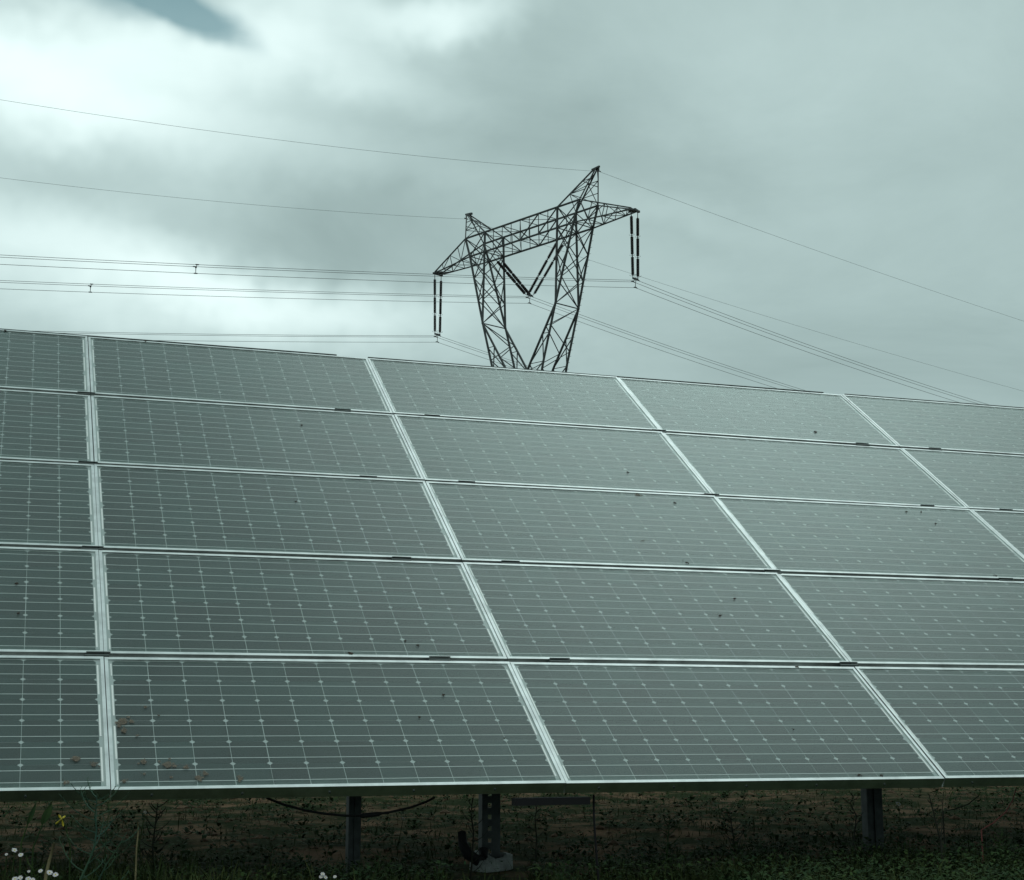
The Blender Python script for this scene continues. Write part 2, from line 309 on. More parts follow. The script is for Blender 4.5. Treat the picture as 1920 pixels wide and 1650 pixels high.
# ------------------------------------------------------------------ mounting rack
rack = thing('mounting_rack', (0, 0, 0), 'galvanised steel rack with posts and clamps carrying the solar modules', 'rack')
RAFT = [-1.376, -.030, 1.312, 1.824, 3.184, 4.530, 5.048, 6.36]
for x in RAFT:
    m = MB(); a = on_plane(0, .05, -DEPTH - .002); 
    P = [on_plane(x + sx_ * .03, v, n) for sx_ in (-1, 1) for v in (.36, 4.0) for n in (-DEPTH - .004, -DEPTH - .084)]
    m.add(P, [(0, 1, 3, 2), (4, 6, 7, 5), (0, 4, 5, 1), (2, 3, 7, 6), (0, 2, 6, 4), (1, 5, 7, 3)]); m.build('rafter', 'galvanised', rack)
def slab(m, x0, x1, v0, v1, n0, n1):
    P = [on_plane(x, v, n) for n in (n0, n1) for x, v in ((x0, v0), (x1, v0), (x1, v1), (x0, v1))]
    return m.add(P, [(3, 2, 1, 0), (4, 5, 6, 7), (0, 1, 5, 4), (1, 2, 6, 5), (2, 3, 7, 6), (3, 0, 4, 7)])
for v in (.70, 1.95, 3.25): slab(MB(), -1.62, 6.42, v, v + .06, -DEPTH - .150, -DEPTH - .087).build('purlin', 'galvanised', rack)
for r in range(1, 5):
    for k, x in enumerate(RAFT[1:7]):
        m = MB(); v = r * PH; w = .045; x += rng.uniform(-.006, .006)
        slab(m, x - w, x + w, v - .0095, v + .0005, -.03, .0030)
        slab(m, x - w + .006, x + w + .004, v + .0118, v + .0168, -.02, .0046)
        m.build('clamp', 'dark_steel', rack)
for x0, x1 in ((-1.6, .886 * PW), (1.004 * PW, 2.918 * PW), (3.018 * PW, 4 * PW)):
    slab(MB(), x0, x1, 5 * PH - .002, 5 * PH + .006, -.035, .0028).build('edge_strip', 'dark_steel', rack)
# posts: profiled steel sections rammed into the ground below the rafters
def post(px0, px1, py, y, slots=False, name='post'):
    a, b = at_y(px0, py, y), at_y(px1, py, y); x0, x1 = a.x, b.x; zt = H0 + y * math.tan(TILT) - .20; w = x1 - x0; t = .005
    m = MB()
    m.box((x0, y + .006, -.3), (x0 + t, y + .05, zt)); m.box((x1 - t, y + .006, -.3), (x1, y + .05, zt))
    if slots:                                     # web with a row of punched holes: strips left and right, bridges between
        cxm = x0 + w * .42
        m.box((x0, y, -.3), (cxm - .008, y + .005, zt)); m.box((cxm + .008, y, -.3), (x1, y + .005, zt))
        z = -.3
        while z < zt - .05: m.box((cxm - .008, y, z), (cxm + .008, y + .005, z + .028)); z += .046
    else: m.box((x0, y, -.3), (x1, y + .005, zt)); m.box((x0 + w * .42, y - .008, -.3), (x0 + w * .5, y - .0003, zt))
    return m.build(name, 'galvanised', rack)
post(654, 677, 1540, .75); post(1627, 1656, 1540, .95)
post(904, 938, 1540, .80, True)
a, b = at_y(1010, 1510, .55), at_y(1033, 1510, .55)
# short hanger plate below the seam of the lower edge
p0, p1 = at_y(966, 1499, .035), at_y(1106, 1507, .035)
MB().box((p0.x, .03, p0.z - .022), (p1.x, .075, p0.z + .004)).build('splice_plate', 'black_plastic', rack)

# ------------------------------------------------------------------ footing, hose, cables
fp = at_y(921, 1600, .80); fz = gz(fp.x, .80)
ft = thing('post_footing', (fp.x, .80, fz), 'pale broken concrete footing around the slotted middle post', 'footing')
m = MB(); n = 12; ring = []
for k in range(n):
    a0 = 2 * math.pi * k / n; r1 = .090 + rng.uniform(-.012, .008); ring.append((r1 * math.cos(a0), r1 * .9 * math.sin(a0), .062 + rng.uniform(-.018, .016)))
vs = []
for k in range(n):
    x, y, z = ring[k]; vs += [(x * 1.05, y * 1.05, -.08), (x, y, z), (x * .74, y * .74, z + .004), (x * .70, y * .70, .03)]
m.add(vs, [(4 * k + q, 4 * ((k + 1) % n) + q, 4 * ((k + 1) % n) + q + 1, 4 * k + q + 1) for k in range(n) for q in range(3)])
m.build('collar', 'concrete', ft)
MB().prism([(.078 * math.cos(i * .52), .070 * math.sin(i * .52)) for i in range(12)], -.05, .036).build('soil_fill', 'soil', ft)
hp = [at_y(866, 1560, .62), at_y(868, 1583, .60), at_y(878, 1602, .58), at_y(895, 1613, .57), at_y(906, 1606, .585), at_y(907, 1598, .60)]
hose = thing('black_hose', (hp[3].x, hp[3].y, gz(hp[3].x, hp[3].y)), 'thick black hose bent around the left of the concrete footing', 'hose')
o = MB().tube([p - Vector(hose.location) for p in hp], [.016, .019, .022, .022, .017, .012], 8).build('hose', 'black_plastic', hose, True)
MB().tube([hp[4] - Vector(hose.location), hp[5] - Vector(hose.location) + Vector((0, 0, .012))], .019, 8).build('end_fitting', 'black_plastic', hose, True)
cpx = [(500, 1496), (530, 1508), (570, 1519), (610, 1526), (650, 1529.5), (690, 1529), (730, 1523), (770, 1514), (800, 1503), (815, 1495)]
cp = [at_y(x, y, .16) for x, y in cpx]
cb = thing('solar_cable', cp[4], 'black cable sagging below the lower edge in front of the left post', 'cable')
MB().tube([p - cp[4] for p in cp], .0042, 6).build('cable_run', 'black_plastic', cb, True)
MB().tube([at_y(x, y, .158) - cp[4] for x, y in ((674, 1529.5), (680, 1529.3), (708, 1526.5), (715, 1525.2))], [.005, .0088, .0085, .005], 8).build('plug_connector', 'black_plastic', cb, True)
vp = [at_y(x, y, .05) for x, y in ((1113, 1490), (1113.5, 1530), (1116, 1570), (1119, 1610), (1122, 1650), (1126, 1690))]
tag(MB().tube(vp, .0042, 6).build('hanging_cable', 'black_plastic', None, True), 'thin black cable hanging straight down from the lower edge', 'cable')

# ------------------------------------------------------------------ transmission tower
TX, TY, YAW = 31.025, 84.171, -1.148
ZB, ZT, XI, XO, XOB, BT, BB = 30.567 + H0, 31.939 + H0, 3.432, 5.396, 4.894, .834, .866
XP, ZP, XT, ZTIP, ZS, ZV = 6.06, 34.008 + H0, 9.24, 30.477 + H0, 26.177 + H0, 27.034 + H0
ZK, XIK, XOK, BK, ZL, XIL, XOL, BL = 25.638 + H0, 3.428, 3.40, 1.02, 22.224 + H0, 1.16, 2.36, 1.03
ZW, XOW, BW = 20.3 + H0, 1.88, 1.06
ROT = Matrix.Rotation(YAW, 4, 'Z')
def tw(x, y, z): return Vector((TX, TY, 0)) + ROT @ Vector((x, y, z))
tower = thing('transmission_tower', (TX, TY, 0), 'tall dark steel lattice pylon with forked head behind the solar panels', 'pylon', rot=(0, 0, YAW))
CH, BR, BRT = .062, .036, .026
def lerp(a, b, t): return tuple(a[i] + (b[i] - a[i]) * t for i in range(3))
def along(poly, t):
    """point at parameter t in 0..1 of a polyline, by height or by length"""
    ls = [(Vector(poly[i + 1]) - Vector(poly[i])).length for i in range(len(poly) - 1)]; s = t * sum(ls)
    for i, l in enumerate(ls):
        if s <= l + 1e-6: return lerp(poly[i], poly[i + 1], min(1, s / l))
        s -= l
    return poly[-1]
def brace(m, A, B, n, mode='X', r=BR, horiz=True, ph=0):
    for k in range(n):
        a0, a1, b0, b1 = along(A, k / n), along(A, (k + 1) / n), along(B, k / n), along(B, (k + 1) / n)
        if mode == 'X': m.bar(a0, b1, r); m.bar(b0, a1, r)
        elif mode == 'Z': m.bar(*((a0, b1) if (k + ph) % 2 == 0 else (b0, a1)), r)
        elif mode == 'S': m.bar(*((a0, b1) if ph == 0 else (b0, a1)), r)
        if horiz and k: m.bar(a0, b0, BRT)
def chords(parent, polys, r=CH):
    for poly in polys: MB().tube(poly, r, 4).build('chord', 'tower_steel', parent)
for s in (-1, 1):
    # column of the fork: four chords, X bracing on its four faces
    oN = [(s * XO, -BT, ZT), (s * XOB, -BB, ZB), (s * XOK, -BK, ZK), (s * XOL, -BL, ZL), (s * XOW, -BW, ZW)]
    oF = [(x, -y, z) for x, y, z in oN]
    iN = [(s * XI, -BT, ZT), (s * XI, -BB, ZB), (s * XIK, -BK, ZK), (s * XIL, -BL, ZL), (s * .05, -BW, ZW)]
    iF = [(x, -y, z) for x, y, z in iN]
    m = MB()
    for A, B in ((oN, iN), (oF, iF)):
        brace(m, A[0:2], B[0:2], 1, 'X'); brace(m, A[1:3], B[1:3], 3, 'X', .036, horiz=False); brace(m, A[2:5], B[2:5], 3, 'X', .036, horiz=True)
    for A, B in ((oN, oF), (iN, iF)):
        brace(m, A[1:3], B[1:3], 3, 'X', .034, horiz=False); brace(m, A[2:5], B[2:5], 4, 'Z', .034, horiz=False, ph=s > 0); brace(m, A[0:2], B[0:2], 1, 'Z')
    for z in (1, 2): m.bar(oN[z], oF[z], BR); m.bar(iN[z], iF[z], BR); m.bar(oN[z], iN[z], BR); m.bar(oF[z], iF[z], BR)
    if s > 0:                                      # climbing pegs on the far outer chord
        for k in range(26):
            a0 = along(oF[1:], k / 26.0); m.bar(a0, (a0[0] + .19, a0[1] + .05, a0[2]), .012)
    pc = m.build('lattice_column', 'tower_steel', tower); chords(pc, (oN, oF, iN, iF), .074)
    # outer cross-arm
    tips = [(s * XT, y, ZTIP + dz) for y in (-.29, .29) for dz in (0,)]
    tN, tF = tips
    A4 = {'tn': [(s * XO, -BT, ZT), (tN[0], tN[1], tN[2] + .08)], 'tf': [(s * XO, BT, ZT), (tF[0], tF[1], tF[2] + .08)], 'bn': [(s * XOB, -BB, ZB), tN], 'bf': [(s * XOB, BB, ZB), tF]}
    m = MB()
    brace(m, A4['tn'], A4['bn'], 4, 'Z', BRT); brace(m, A4['tf'], A4['bf'], 4, 'Z', BRT); brace(m, A4['bn'], A4['bf'], 4, 'Z', BRT)
    m.bar((s * (XT + .02), -.42, ZTIP - .02), (s * (XT + .02), .42, ZTIP - .02), .09); m.bar((s * (XT - .45), 0, ZTIP + .02), (s * (XT + .12), 0, ZTIP + .02), .10)
    ar = m.build('cross_arm', 'tower_steel', tower); chords(ar, A4.values(), .05)
    # peak for the earth wire
    apex = [(s * XP, -.10, ZP), (s * XP, .10, ZP)]
    PK = [[(s * XI, -BT, ZT), apex[0]], [(s * XI, BT, ZT), apex[1]], [(s * XO, -BT, ZT), (s * (XP + .08), -.10, ZP)], [(s * XO, BT, ZT), (s * (XP + .08), .10, ZP)]]
    m = MB()
    for A, B, n in ((0, 2, 3), (1, 3, 3), (0, 1, 3), (2, 3, 2)): brace(m, PK[A], PK[B], n, 'Z', BRT, ph=s > 0)
    m.bar((s * (XP - .35), 0, ZP - .03), (s * (XP + .30), 0, ZP + .06), .10, 4, .07)
    m.bar((s * (XP + .24), 0, ZP + .05), (s * (XP + .24), 0, ZP - .22), .035); m.bar((s * (XP + .24), -.16, ZP - .24), (s * (XP + .24), .16, ZP - .24), .035)
    pk = m.build('earth_wire_peak', 'tower_steel', tower); chords(pk, PK, .052)
# bridge between the columns
BRG = {k: [(-XO if k[0] == 't' else -XOB, y, z), (XO if k[0] == 't' else XOB, y, z)] for k, y, z in (('tn', -BT, ZT), ('tf', BT, ZT), ('bn', -BB, ZB), ('bf', BB, ZB))}
m = MB()
sub = lambda p: [lerp(p[0], p[1], .5 - XI / (p[1][0] * 2)), lerp(p[0], p[1], .5 + XI / (p[1][0] * 2))]
tn, tf, bn, bf = (sub(BRG[k]) for k in ('tn', 'tf', 'bn', 'bf'))
for A, B in ((tn, bn), (tf, bf)):
    for half in (0, 1):
        a = [lerp(*A, half * .5), lerp(*A, half * .5 + .5)]; b = [lerp(*B, half * .5), lerp(*B, half * .5 + .5)]
        brace(m, a, b, 2, 'S', .044, False, half)
    m.bar(lerp(*A, .5), lerp(*B, .5), BRT)
for A, B in ((tn, tf), (bn, bf)): brace(m, A, B, 4, 'Z', .020, True)
for k in range(9):
    for A, B in ((tn, bn), (tf, bf)): m.bar(lerp(*A, k / 8), lerp(*B, k / 8), .024)
bg = m.build('bridge_beam', 'tower_steel', tower); chords(bg, BRG.values(), .068)
# body below the waist
m = MB(); legs = [[(sx_ * XOW, sy_ * BW, ZW), (sx_ * 3.5, sy_ * 3.5, -.6)] for sx_ in (-1, 1) for sy_ in (-1, 1)]
for A, B in ((0, 1), (2, 3), (0, 2), (1, 3)): brace(m, legs[A], legs[B], 6, 'X'); m.bar(legs[A][0], legs[B][0], .05)
bd = m.build('tower_body', 'tower_steel', tower)
for lg in legs: MB().tube(lg, .085, 4).build('leg', 'tower_steel', bd)

# insulator strings: three porcelain rods each
prof = [(.035, 0), (.035, -.04)]
for k in range(22):
    z = -.05 - k * .0505; prof += [(.045, z), (.100, z - .018), (.100, z - .026), (.045, z - .034)]
prof += [(.035, -1.17), (.035, -1.21)]
rod_me = MB().lathe(prof, 9).mesh('insulator_rod', 'porcelain')
def horns(z):
    m = MB()
    for a in (.4, .4 + math.pi): m.tube([(0, 0, z), (.13 * math.cos(a), .13 * math.sin(a), z + .01), (.17 * math.cos(a), .17 * math.sin(a), z + .075)], .011, 4)
    return m
horn_me = horns(0).mesh('arcing_horn', 'wire'); link_me = {}
def string(p, q, label, links=(.14, .12)):
    p, q = Vector(p), Vector(q); d = (p - q); ln = d.length
    e = thing('insulator_string', p, label, 'insulator', 'insulator strings on the pylon'); e.rotation_mode = 'QUATERNION'; e.rotation_quaternion = d.to_track_quat('Z', 'Y')
    top = ln - 3 * 1.21 - 2 * .07 - links[1]
    z = -top
    MB().bar((0, 0, .05), (0, 0, -top), .026, 6).build('top_link', 'tower_steel', e)
    for k in range(3):
        link('insulator_rod', rod_me, e, (0, 0, z)); z -= 1.21
        if k < 2:
            MB().lathe([(.03, z + .005), (.05, z - .02), (.05, z - .05), (.03, z - .075)], 8).build('cap_fitting', 'wire', e); z -= .035
            link('arcing_horn', horn_me, e, (0, 0, z)); z -= .035
    link('arcing_horn', horn_me, e, (0, 0, z)).scale = (1.25, 1.25, 1)
    MB().bar((0, 0, z), (0, 0, -ln), .022, 6).build('bottom_link', 'tower_steel', e)
def yoke(x, z, label):
    o = thing('yoke_plate', tw(x, 0, z), label, 'fitting', 'wire clamps under the insulator strings', rot=(0, 0, YAW))
    MB().prism([(-.02, -.26), (.02, -.26), (.02, .26), (-.02, .26)], -.03, .09).build('plate', 'tower_steel', o)
    MB().tube([(0, .05, -.03), (0, 0, -.30), (0, 0, -.50)], .02, 5).build('drop_link', 'tower_steel', o)
    for px_, pz_ in ((-.2, -.11), (.2, -.11), (0, -.52)):
        m = MB().tube([(px_, -.17, pz_ - .02), (px_, -.06, pz_ + .02), (px_, .06, pz_ + .02), (px_, .17, pz_ - .02)], [.018, .04, .04, .018], 5)
        if pz_ > -.3: m.bar((px_, 0, pz_), (px_ * .1, 0, .03), .018)
        m.build('suspension_clamp', 'tower_steel', o)
for s, nm in ((-1, 'left'), (1, 'right')):
    for y, w in ((-.29, 'left'), (.29, 'right')):
        string(tw(s * XT, y, ZTIP - .06), tw(s * XT, y * .77, ZS), '%s one of the two insulator strings hanging from the pylon\'s %s arm tip' % (w, nm))
    yoke(s * XT, ZS - .06, 'yoke and wire clamps below the insulators of the pylon\'s %s arm' % nm)
    for y, w in ((-.29, 'left'), (.29, 'right')):
        string(tw(s * (XI - .05), y, ZB - .08), tw(s * .12, y * .77, ZV + .02), '%s one of the paired insulator strings forming the %s limb of the V' % (w, nm), (.5, .12))
yoke(0, ZV - .02, 'yoke and wire clamps at the foot of the V of insulators')

# ------------------------------------------------------------------ wires
def span(att, k):
    e = k == 'earth'; pts = []
    for sg, th, a, c, smax, n in ((-1, YAW - math.pi / 2 - .2241, -.1267 if e else -.1274, .0012555 if e else .00037607, 62, 50), (1, YAW + math.pi / 2 - .2085, -.1334 if e else -.1846, .000475 if e else .00120897, 100, 64)):
        seg = [att + Vector((math.cos(th) * s, math.sin(th) * s, a * s + c * s * s)) for s in [smax * i / n for i in range(n + 1)]]
        pts = seg[::-1] if sg < 0 else pts + seg[1:]
    return pts
LAT = Vector((math.cos(YAW - .216), math.sin(YAW - .216), 0))
phases = {'right': tw(XT, 0, ZS - .17), 'middle': tw(0, 0, ZV - .13), 'left': tw(-XT, 0, ZS - .17)}
PHN = {'right': 'right arm of the pylon', 'middle': 'V of insulators', 'left': 'left arm of the pylon'}
runs = {}
for ph, p in phases.items():
    for nm, off in (('upper left', LAT * -.2), ('upper right', LAT * .2), ('lower', Vector((0, 0, -.41)))):
        pts = span(p + off, 'c'); runs[ph, nm] = pts
        o = MB().tube([q - p for q in pts], .0125, 5).build('power_line', 'wire', None, True); o.location = p
        tag(o, '%s of the three wires carried by the %s' % (nm, PHN[ph]), 'wire', 'power line wires')
for s, nm in ((1, 'right'), (-1, 'left')):
    p = tw(s * (XP + .24), 0, ZP - .27); pts = span(p, 'earth')
    o = MB().tube([q - p for q in pts], .0085, 5).build('earth_wire', 'wire', None, True); o.location = p
    tag(o, 'single thin wire strung over the tip of the pylon\'s %s peak' % nm, 'wire', 'earth wires')
    m = MB()
for ph, px, lab in (('right', 365, 'Y-shaped spacer on the wires of the pylon\'s right arm'), ('middle', 168, 'Y-shaped spacer on the wires of the V of insulators')):
    a = runs[ph, 'upper left']
    def pxx(q): v = q - CAM; return 960 + F * v.dot(RIGHT) / v.dot(FWD)
    t = None
    for i in range(50):
        x0, x1 = pxx(a[i]), pxx(a[i + 1])
        if (x0 - px) * (x1 - px) <= 0: t = i + (px - x0) / (x1 - x0); break
    q = []
    for nm in ('upper left', 'upper right', 'lower'):
        b = runs[ph, nm]; i = int(t); q.append(b[i].lerp(b[i + 1], t - i))
    c = (q[0] + q[1]) * .5 + Vector((0, 0, -.10)); e = thing('bundle_spacer', c, lab, 'spacer', 'spacers on the wire bundles')
    MB().lathe([(.02, -.03), (.05, -.02), (.05, .02), (.02, .03)], 8).build('hub', 'tower_steel', e)
    for k, w in enumerate(q):
        MB().bar((0, 0, 0), w - c, .022, 5, .016).build('arm', 'tower_steel', e)
        d = (runs[ph, 'lower'][1] - runs[ph, 'lower'][0]).normalized(); MB().bar(w - c - d * .09, w - c + d * .09, .030, 6).build('clamp', 'tower_steel', e)

# ------------------------------------------------------------------ plants
def arc(p, d, l, n, curl, rnd):
    pts = [Vector(p)]; d = Vector(d).normalized()
    for k in range(n): d = (d + Vector((rnd.uniform(-.12, .12), rnd.uniform(-.12, .12), curl))).normalized(); pts.append(pts[-1] + d * l / n)
    return pts
def rooted(px, py, y):
    """foot on the ground of a plant whose stem passes the given pixel at depth y"""
    p = at_y(px, py, y); return Vector((p.x, y, gz(p.x, y)))
def feather_weed(name, label, stem, y, nb, mat='weed_blue', bl=.11, seed=1, group=None, r=.0030):
    rnd = random.Random(seed); P = [at_y(a, b, y + rnd.uniform(-.01, .01)) for a, b in stem]; f = Vector((P[0].x - .01, y, gz(P[0].x, y) - .03))
    if P[0].z > f.z + .02: P = [f] + P
    e = thing(name, f, label, 'plant', group); P = [q - f for q in P]; k = len(P)
    st = MB().tube(P, [r * (1 - .7 * i / (k - 1)) for i in range(k)], 5).build('stem', mat, e)
    m = MB(); lv = MB()
    for b in range(nb):
        t = .18 + .8 * b / nb; i = min(int(t * (k - 1)), k - 2); p = P[i].lerp(P[i + 1], t * (k - 1) - i)
        a = b * 2.4 + rnd.uniform(-.5, .5); l = bl * rnd.uniform(.55, 1.2) * (1.1 - .55 * t)
        q = arc(p, (math.cos(a), math.sin(a) * .8, .15), l, 5, .17, rnd); m.tube(q, [r * .5, r * .45, r * .4, r * .35, r * .3, r * .2], 4)
        for j in range(2, 6):
            for s in (-1, 1):
                dd = (q[j] - q[j - 1]).normalized(); sd = dd.cross(Vector((0, 0, 1))).normalized() * s
                lv.blade(q[j], dd * .7 + sd * .7 + Vector((0, 0, .2)), l * rnd.uniform(.12, .22), .0013, .1)
    m.build('branches', mat, e); lv.build('leaflets', mat, e); return e
feather_weed('feathery_weed', 'large feathery blue-green weed rising in front of the lower edge at left', [(146, 1660), (168, 1612), (178, 1585), (181, 1555), (178, 1528), (181, 1505), (182, 1488)], -.28, 20, bl=.15, seed=3, r=.0042)
feather_weed('feathery_weed', 'feathery weed leaning right of the large one at left', [(180, 1660), (200, 1620), (222, 1588), (238, 1560)], -.22, 10, bl=.10, seed=5)
feather_weed('feathery_weed', 'sparse weed with bare top twigs touching the lower edge at left', [(196, 1640), (198, 1560), (205, 1520), (198, 1490)], -.16, 8, mat='weed', bl=.07, seed=8, r=.0022)
feather_weed('dark_weed', 'dark leafy weed just left of the slotted post', [(884, 1625), (888, 1560), (883, 1525), (886, 1496)], .55, 16, 'dark_stem', .07, 11, r=.005)
feather_weed('dark_weed', 'dark weed right of the slotted post under the splice plate', [(1003, 1620), (1006, 1570), (1003, 1535), (1008, 1505)], .50, 12, 'dark_stem', .06, 12, r=.004)
feather_weed('dark_weed', 'curly dark weed just left of the right post', [(1596, 1620), (1602, 1560), (1606, 1530), (1594, 1505), (1604, 1488)], .6, 13, 'dark_stem', .06, 13, r=.004)
feather_weed('dark_weed', 'forked dark weed right of the right post', [(1775, 1660), (1764, 1580), (1752, 1530), (1742, 1490)], .1, 7, 'dark_stem', .06, 14, r=.006)
feather_weed('dark_weed', 'thin straight dark stem rising right of the forked weed', [(1766, 1660), (1765, 1570), (1767, 1520), (1769, 1485)], .06, 4, 'dark_stem', .04, 15, r=.0030)
feather_weed('dark_weed', 'low dark bush against the bare soil right of the hanging cable', [(1378, 1600), (1374, 1560), (1368, 1528)], .9, 20, 'dark_stem', .09, 16, r=.005)
feather_weed('dark_weed', 'dark shrubby weed under the right half of the lower edge', [(1246, 1660), (1252, 1580), (1256, 1530)], .35, 14, 'weed', .10, 17, r=.004)
feather_weed('dark_weed', 'dark weed in the shade left of the bare soil', [(290, 1660), (286, 1590), (292, 1540), (296, 1505)], .4, 22, 'dark_stem', .10, 18, r=.005)
feather_weed('green_weed', 'bushy green weed near the right edge of the picture', [(1880, 1670), (1872, 1600), (1878, 1560)], .0, 18, 'weed', .10, 19)
feather_weed('green_weed', 'bushy green weed low between footing and hanging cable', [(1050, 1670), (1055, 1640), (1060, 1610)], -.05, 16, 'weed', .09, 20)
feather_weed('green_weed', 'bushy green weed at the foot of the left post', [(700, 1670), (706, 1630), (715, 1595)], .1, 16, 'weed', .09, 21)
feather_weed('green_weed', 'bushy green weed low in the bottom left beneath the daisies', [(60, 1690), (66, 1650), (60, 1615)], -.3, 16, 'weed', .09, 22)
def stem_thing(name, label, path, y, mat, r, cat='plant'):
    P = [at_y(a, b, y) for a, b in path]; f = Vector((P[0].x, y, gz(P[0].x, y) - .02)); P = [f] + P
    o = MB().tube([q - f for q in P], [r * (1 - .45 * i / len(P)) for i in range(len(P))], 5).build(name, mat, None, True); o.location = f
    return tag(o, label, cat)
stem_thing('dry_stem', 'pale broken dry stalk among the weeds at bottom left', [(86, 1640), (93, 1612), (102, 1580)], -.30, 'dry', .0060)
stem_thing('dry_stem', 'thin pale dry stalk right of the large feathery weed', [(255, 1622), (256, 1590), (259, 1562), (258, 1540)], -.1, 'dry', .0032)
stem_thing('dry_stem', 'reddish bent stem curving under the lower edge at far right', [(1840, 1556), (1862, 1543), (1886, 1522), (1899, 1500), (1906, 1476)], .1, 'red_stem', .0034)
stem_thing('dry_stem', 'thin dark twig arching behind the forked weed', [(1768, 1521), (1790, 1517), (1815, 1508), (1835, 1492)], .3, 'dark_stem', .0034)
for k, (path, y, lab) in enumerate((([(40, 1580), (52, 1545), (68, 1506)], -.2, 'slender green leaf pointing up to the lower edge at far left'),
                                    ([(62, 1590), (80, 1545), (97, 1506)], -.16, 'broad green leaf below the lower edge beside the yellow flower'))):
    P = [at_y(a, b, y) for a, b in path]; f = Vector((P[0].x, y, gz(P[0].x, y) - .02)); e = thing('leafy_stalk', f, lab, 'plant')
    MB().tube([Vector((0, 0, 0)), P[0] - f, P[1] - f], [.003, .0025, .002], 5).build('stalk', 'weed', e)
    a, b = P[1] - f, P[2] - f; d = b - a; sd = Vector((1, .3, 0)).normalized(); w = .008 + .006 * k; m = MB(); vs = []
    for i in range(6):
        t = i / 5; c = a + d * t + Vector((0, .02 * t * t, 0)); ww = w * math.sin(math.pi * min(.97, .12 + t * .86)); vs += [c - sd * ww, c + Vector((0, .004, 0)), c + sd * ww]
    m.add(vs, [(3 * i + q, 3 * i + q + 1, 3 * i + q + 4, 3 * i + q + 3) for i in range(5) for q in (0, 1)]); m.build('leaf', 'weed', e)
# yellow flower
p = at_y(115, 1535, -.24); f = rooted(134, 1600, -.24); e = thing('yellow_flower', f, 'yellow drooping flower head on a thin stem at left', 'flower')
MB().tube([Vector((0, 0, -.02)), at_y(132, 1588, -.24) - f, at_y(123, 1550, -.24) - f, at_y(117, 1534, -.24) - f], [.0022, .002, .0016, .0012], 5).build('stem', 'weed', e)
for k, (a, b) in enumerate(((112, 1531), (120, 1532), (107, 1543), (118, 1545), (114, 1538))):
    q = at_y(a, b, -.24 + .01 * (k % 3)) - f; c = at_y(116, 1536, -.24) - f
    m = MB(); d = (q - c); d = d.normalized() if d.length > .001 else Vector((0, 0, 1)); m.tube([c, q, q + d * .007], [.001, .0040, .0015], 6); m.build('blossom', 'yellow', e, True)
# daisies
def daisy(px, py, y, r, label, seed):
    rnd = random.Random(seed); p = at_y(px, py, y); f = Vector((p.x + rnd.uniform(-.03, .03), y + .02, gz(p.x, y) - .02)); e = thing('white_daisy', f, label, 'flower', 'white daisies in the weeds')
    h = p - f; MB().tube([Vector((0, 0, 0)), Vector((h.x * .3, h.y * .3, h.z * .5)), h], [.002, .0017, .0014], 5).build('stem', 'weed', e)
    ax = Vector((rnd.uniform(-.4, .4), -.75, .8)).normalized(); u = ax.cross(Vector((1, 0, 0))).normalized(); w = ax.cross(u)
    m = MB()
    for k in range(13):
        a = 2 * math.pi * k / 13; d = u * math.cos(a) + w * math.sin(a); s = ax.cross(d); b0 = h + d * r * .25; b1 = h + d * r + ax * r * rnd.uniform(-.1, .25)
        m.add([b0 - s * r * .07, b0 + s * r * .07, b1 + s * r * .17, b1 - s * r * .17, b0 + ax * .001, b1 + ax * .0006], [(0, 1, 2, 3), (0, 4, 1), (2, 5, 3)])
    m.build('petals', 'petal', e); q = MB().lathe([(r * .30, 0), (r * .26, r * .12), (r * .1, r * .17)], 8).build('flower_centre', 'yellow', e); q.location = h; q.rotation_mode = 'QUATERNION'; q.rotation_quaternion = ax.to_track_quat('Z', 'Y')
for k, (a, b, y, r, lab) in enumerate(((27, 1594, -.35, .011, 'upper left of the two daisies above the bottom left corner'), (39, 1603, -.35, .010, 'lower right of the two daisies above the bottom left corner'),
        (76, 1633, -.4, .009, 'small daisy beside the foot of the pale dry stalk'), (93, 1636, -.4, .012, 'left daisy of the touching pair right of the dry stalk'), (104, 1640, -.4, .011, 'right daisy of the touching pair right of the dry stalk'),
        (28, 1648, -.42, .011, 'leftmost daisy cut by the bottom edge of the picture'), (38, 1646, -.42, .010, 'second daisy along the bottom edge from the left'), (53, 1648, -.42, .011, 'daisy on the bottom edge below the dry stalk'), (61, 1650, -.44, .010, 'last daisy of the row on the bottom left edge'),
        (54, 1634, -.38, .006, 'tiny daisy left of the dry stalk'), (12, 1602, -.3, .006, 'tiny daisy nearest the left edge'),
        (605, 1639, -.1, .010, 'upper daisy of the clump left of the left post foot'), (602, 1644, -.1, .009, 'lower left daisy of the clump left of the left post foot'), (610, 1645, -.1, .010, 'lower right daisy of the clump left of the left post foot'), (628, 1644, -.1, .008, 'single daisy between the clump and the left post'),
        (756, 1535, .9, .009, 'lone daisy in the shade right of the left post'), (1684, 1507, 1.6, .018, 'white flower just right of the right post'), (272, 1523, .2, .008, 'small white flower under the lower edge near the muddy module'))):
    daisy(a, b, y, r * .75, lab, 40 + k)
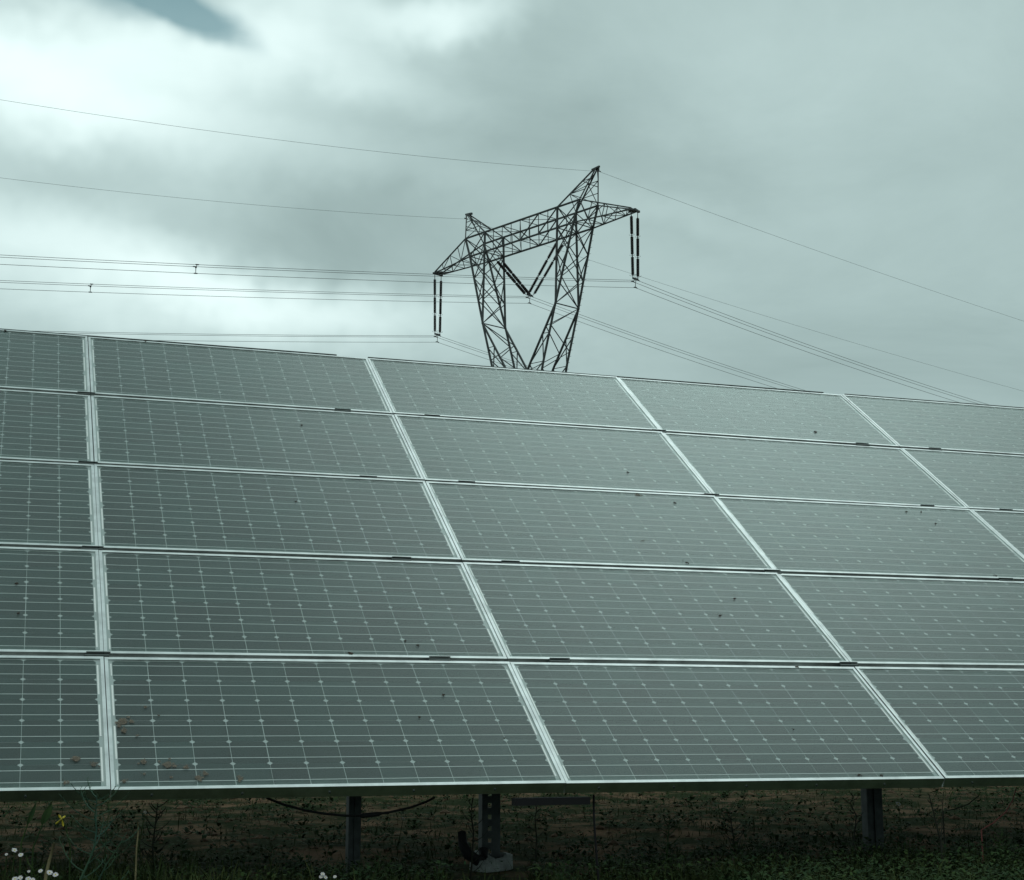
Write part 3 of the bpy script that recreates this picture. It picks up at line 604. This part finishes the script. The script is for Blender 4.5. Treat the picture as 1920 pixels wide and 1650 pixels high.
# ground cover: grass and small leaves (nobody could count it)
rnd = random.Random(99); gm = MB(); lm = MB(); dm = MB()
from mathutils import noise as mnoise
def dens(x, y): return max(0, min(1, .5 + .75 * mnoise.noise(Vector((x * 1.6, y * 1.6, 3.1))) + .6 * mnoise.noise(Vector((x * 4.7, y * 4.7, 8.3)))))
def spot(front):
    while True:
        y = rnd.uniform(-.95, 1.4) if rnd.random() < front else rnd.uniform(.0, 7.5)
        x = rnd.uniform(-.386 + (y + 5.26) * -.05 - .5, -.386 + (y + 5.26) * .82 + .6)
        if y < -.05 and x < 2.1: continue
        if abs(x - (CAM.x + (fp.x - CAM.x) * (y - CAM.y) / (.8 - CAM.y))) < .16 and y < .95 and rnd.random() < .93: continue   # trodden down before the footing
        return x, y
def dense(x, y): return 1.0 if y < .25 + .35 * dens(x * 1.3, 2) else 0
n = 0
while n < 20000:
    x, y = spot(.5); k = dens(x, y)
    if rnd.random() > (.9 if dense(x, y) else .75 * max(0, k - .25)): continue
    n += 1; h = rnd.uniform(.03, .09) * (1.25 if y < .5 else 1); a = rnd.uniform(0, 6.283); t = rnd.uniform(.15, 1.1)
    gm.blade((x, y, gz(x, y) - .008), (math.cos(a) * t, math.sin(a) * t, 1), h * (1 if rnd.random() < .95 else 1.6), rnd.uniform(.0012, .0028), rnd.uniform(.2, .8))
n = 0
while n < 17000:
    x, y = spot(.85)
    if not dense(x, y): continue
    n += 1; a = rnd.uniform(0, 6.283); l = rnd.uniform(.010, .028)
    lm.blade((x, y, gz(x, y) + rnd.uniform(0, .085)), (math.cos(a), math.sin(a), rnd.uniform(-.2, .9)), l, l * rnd.uniform(.14, .32), .4)
n = 0
while n < 3000:                                    # rosettes and small seedlings on the earth
    x, y = spot(.25)
    if dense(x, y) or rnd.random() > .2 + dens(x + 3, y * 1.2 + 1): continue
    n += 1; z = gz(x, y); k = rnd.randint(6, 16); big = rnd.uniform(.6, 1.7); st = rnd.uniform(.0, .06) * big
    for q in range(k):
        a = rnd.uniform(0, 6.283); l = rnd.uniform(.012, .030) * big; rr = rnd.uniform(0, .02) * big
        lm.blade((x + math.cos(a) * rr, y + math.sin(a) * rr, z + rnd.uniform(0, st) + .002), (math.cos(a), math.sin(a), rnd.uniform(.1, 1.0)), l, l * rnd.uniform(.12, .30), .5)
for n in range(2600):                               # a few tufts before the lower edge, at the left
    x, y = rnd.gauss(-.1, .30), rnd.uniform(-.5, .5); a = rnd.uniform(0, 6.283); t = rnd.uniform(.1, .6)
    gm.blade((x, y, gz(x, y) - .008), (math.cos(a) * t, math.sin(a) * t, 1), rnd.uniform(.06, .19), rnd.uniform(.0012, .0024), rnd.uniform(.2, .8))
for n in range(3200):
    y = rnd.uniform(.6, 8); x = rnd.uniform(-1.2, 9); a = rnd.uniform(0, 6.283); l = rnd.uniform(.02, .08)
    dm.blade((x, y, gz(x, y) + rnd.uniform(0, .015)), (math.cos(a), math.sin(a), rnd.uniform(-.05, .3)), l, .0012, .3)
tag(gm.build('grass', 'grass'), 'short dark grass under the solar panels', kind='stuff')
tag(lm.build('ground_cover', 'weed'), 'small green leaves of low weeds covering the earth', kind='stuff')
tag(dm.build('dry_grass', 'dry'), 'scattered pale straw lying on the earth', kind='stuff')
# clods and pebbles
cm = MB(); ico = [(0, 0, 1), (.9, 0, .3), (.28, .85, .3), (-.72, .53, .3), (-.72, -.53, .3), (.28, -.85, .3), (.6, .5, -.4), (-.3, .8, -.4), (-.9, 0, -.4), (-.3, -.8, -.4), (.6, -.5, -.4)]
icf = [(0, 1, 2), (0, 2, 3), (0, 3, 4), (0, 4, 5), (0, 5, 1), (1, 6, 2), (2, 7, 3), (3, 8, 4), (4, 9, 5), (5, 10, 1), (6, 7, 2), (7, 8, 3), (8, 9, 4), (9, 10, 5), (10, 6, 1)]
for n in range(3000):
    y = rnd.uniform(.1, 7); x = rnd.uniform(-1.0, 8.5); s = rnd.uniform(.006, .02) * (2.2 if rnd.random() < .08 else 1); z = gz(x, y)
    cm.add([(x + a * s * rnd.uniform(.7, 1.3), y + b * s * rnd.uniform(.7, 1.3), z + c * s * .6) for a, b, c in ico], icf)
tag(cm.build('soil_clods', 'soil'), 'loose brown clods and pebbles on the bare earth', kind='stuff')
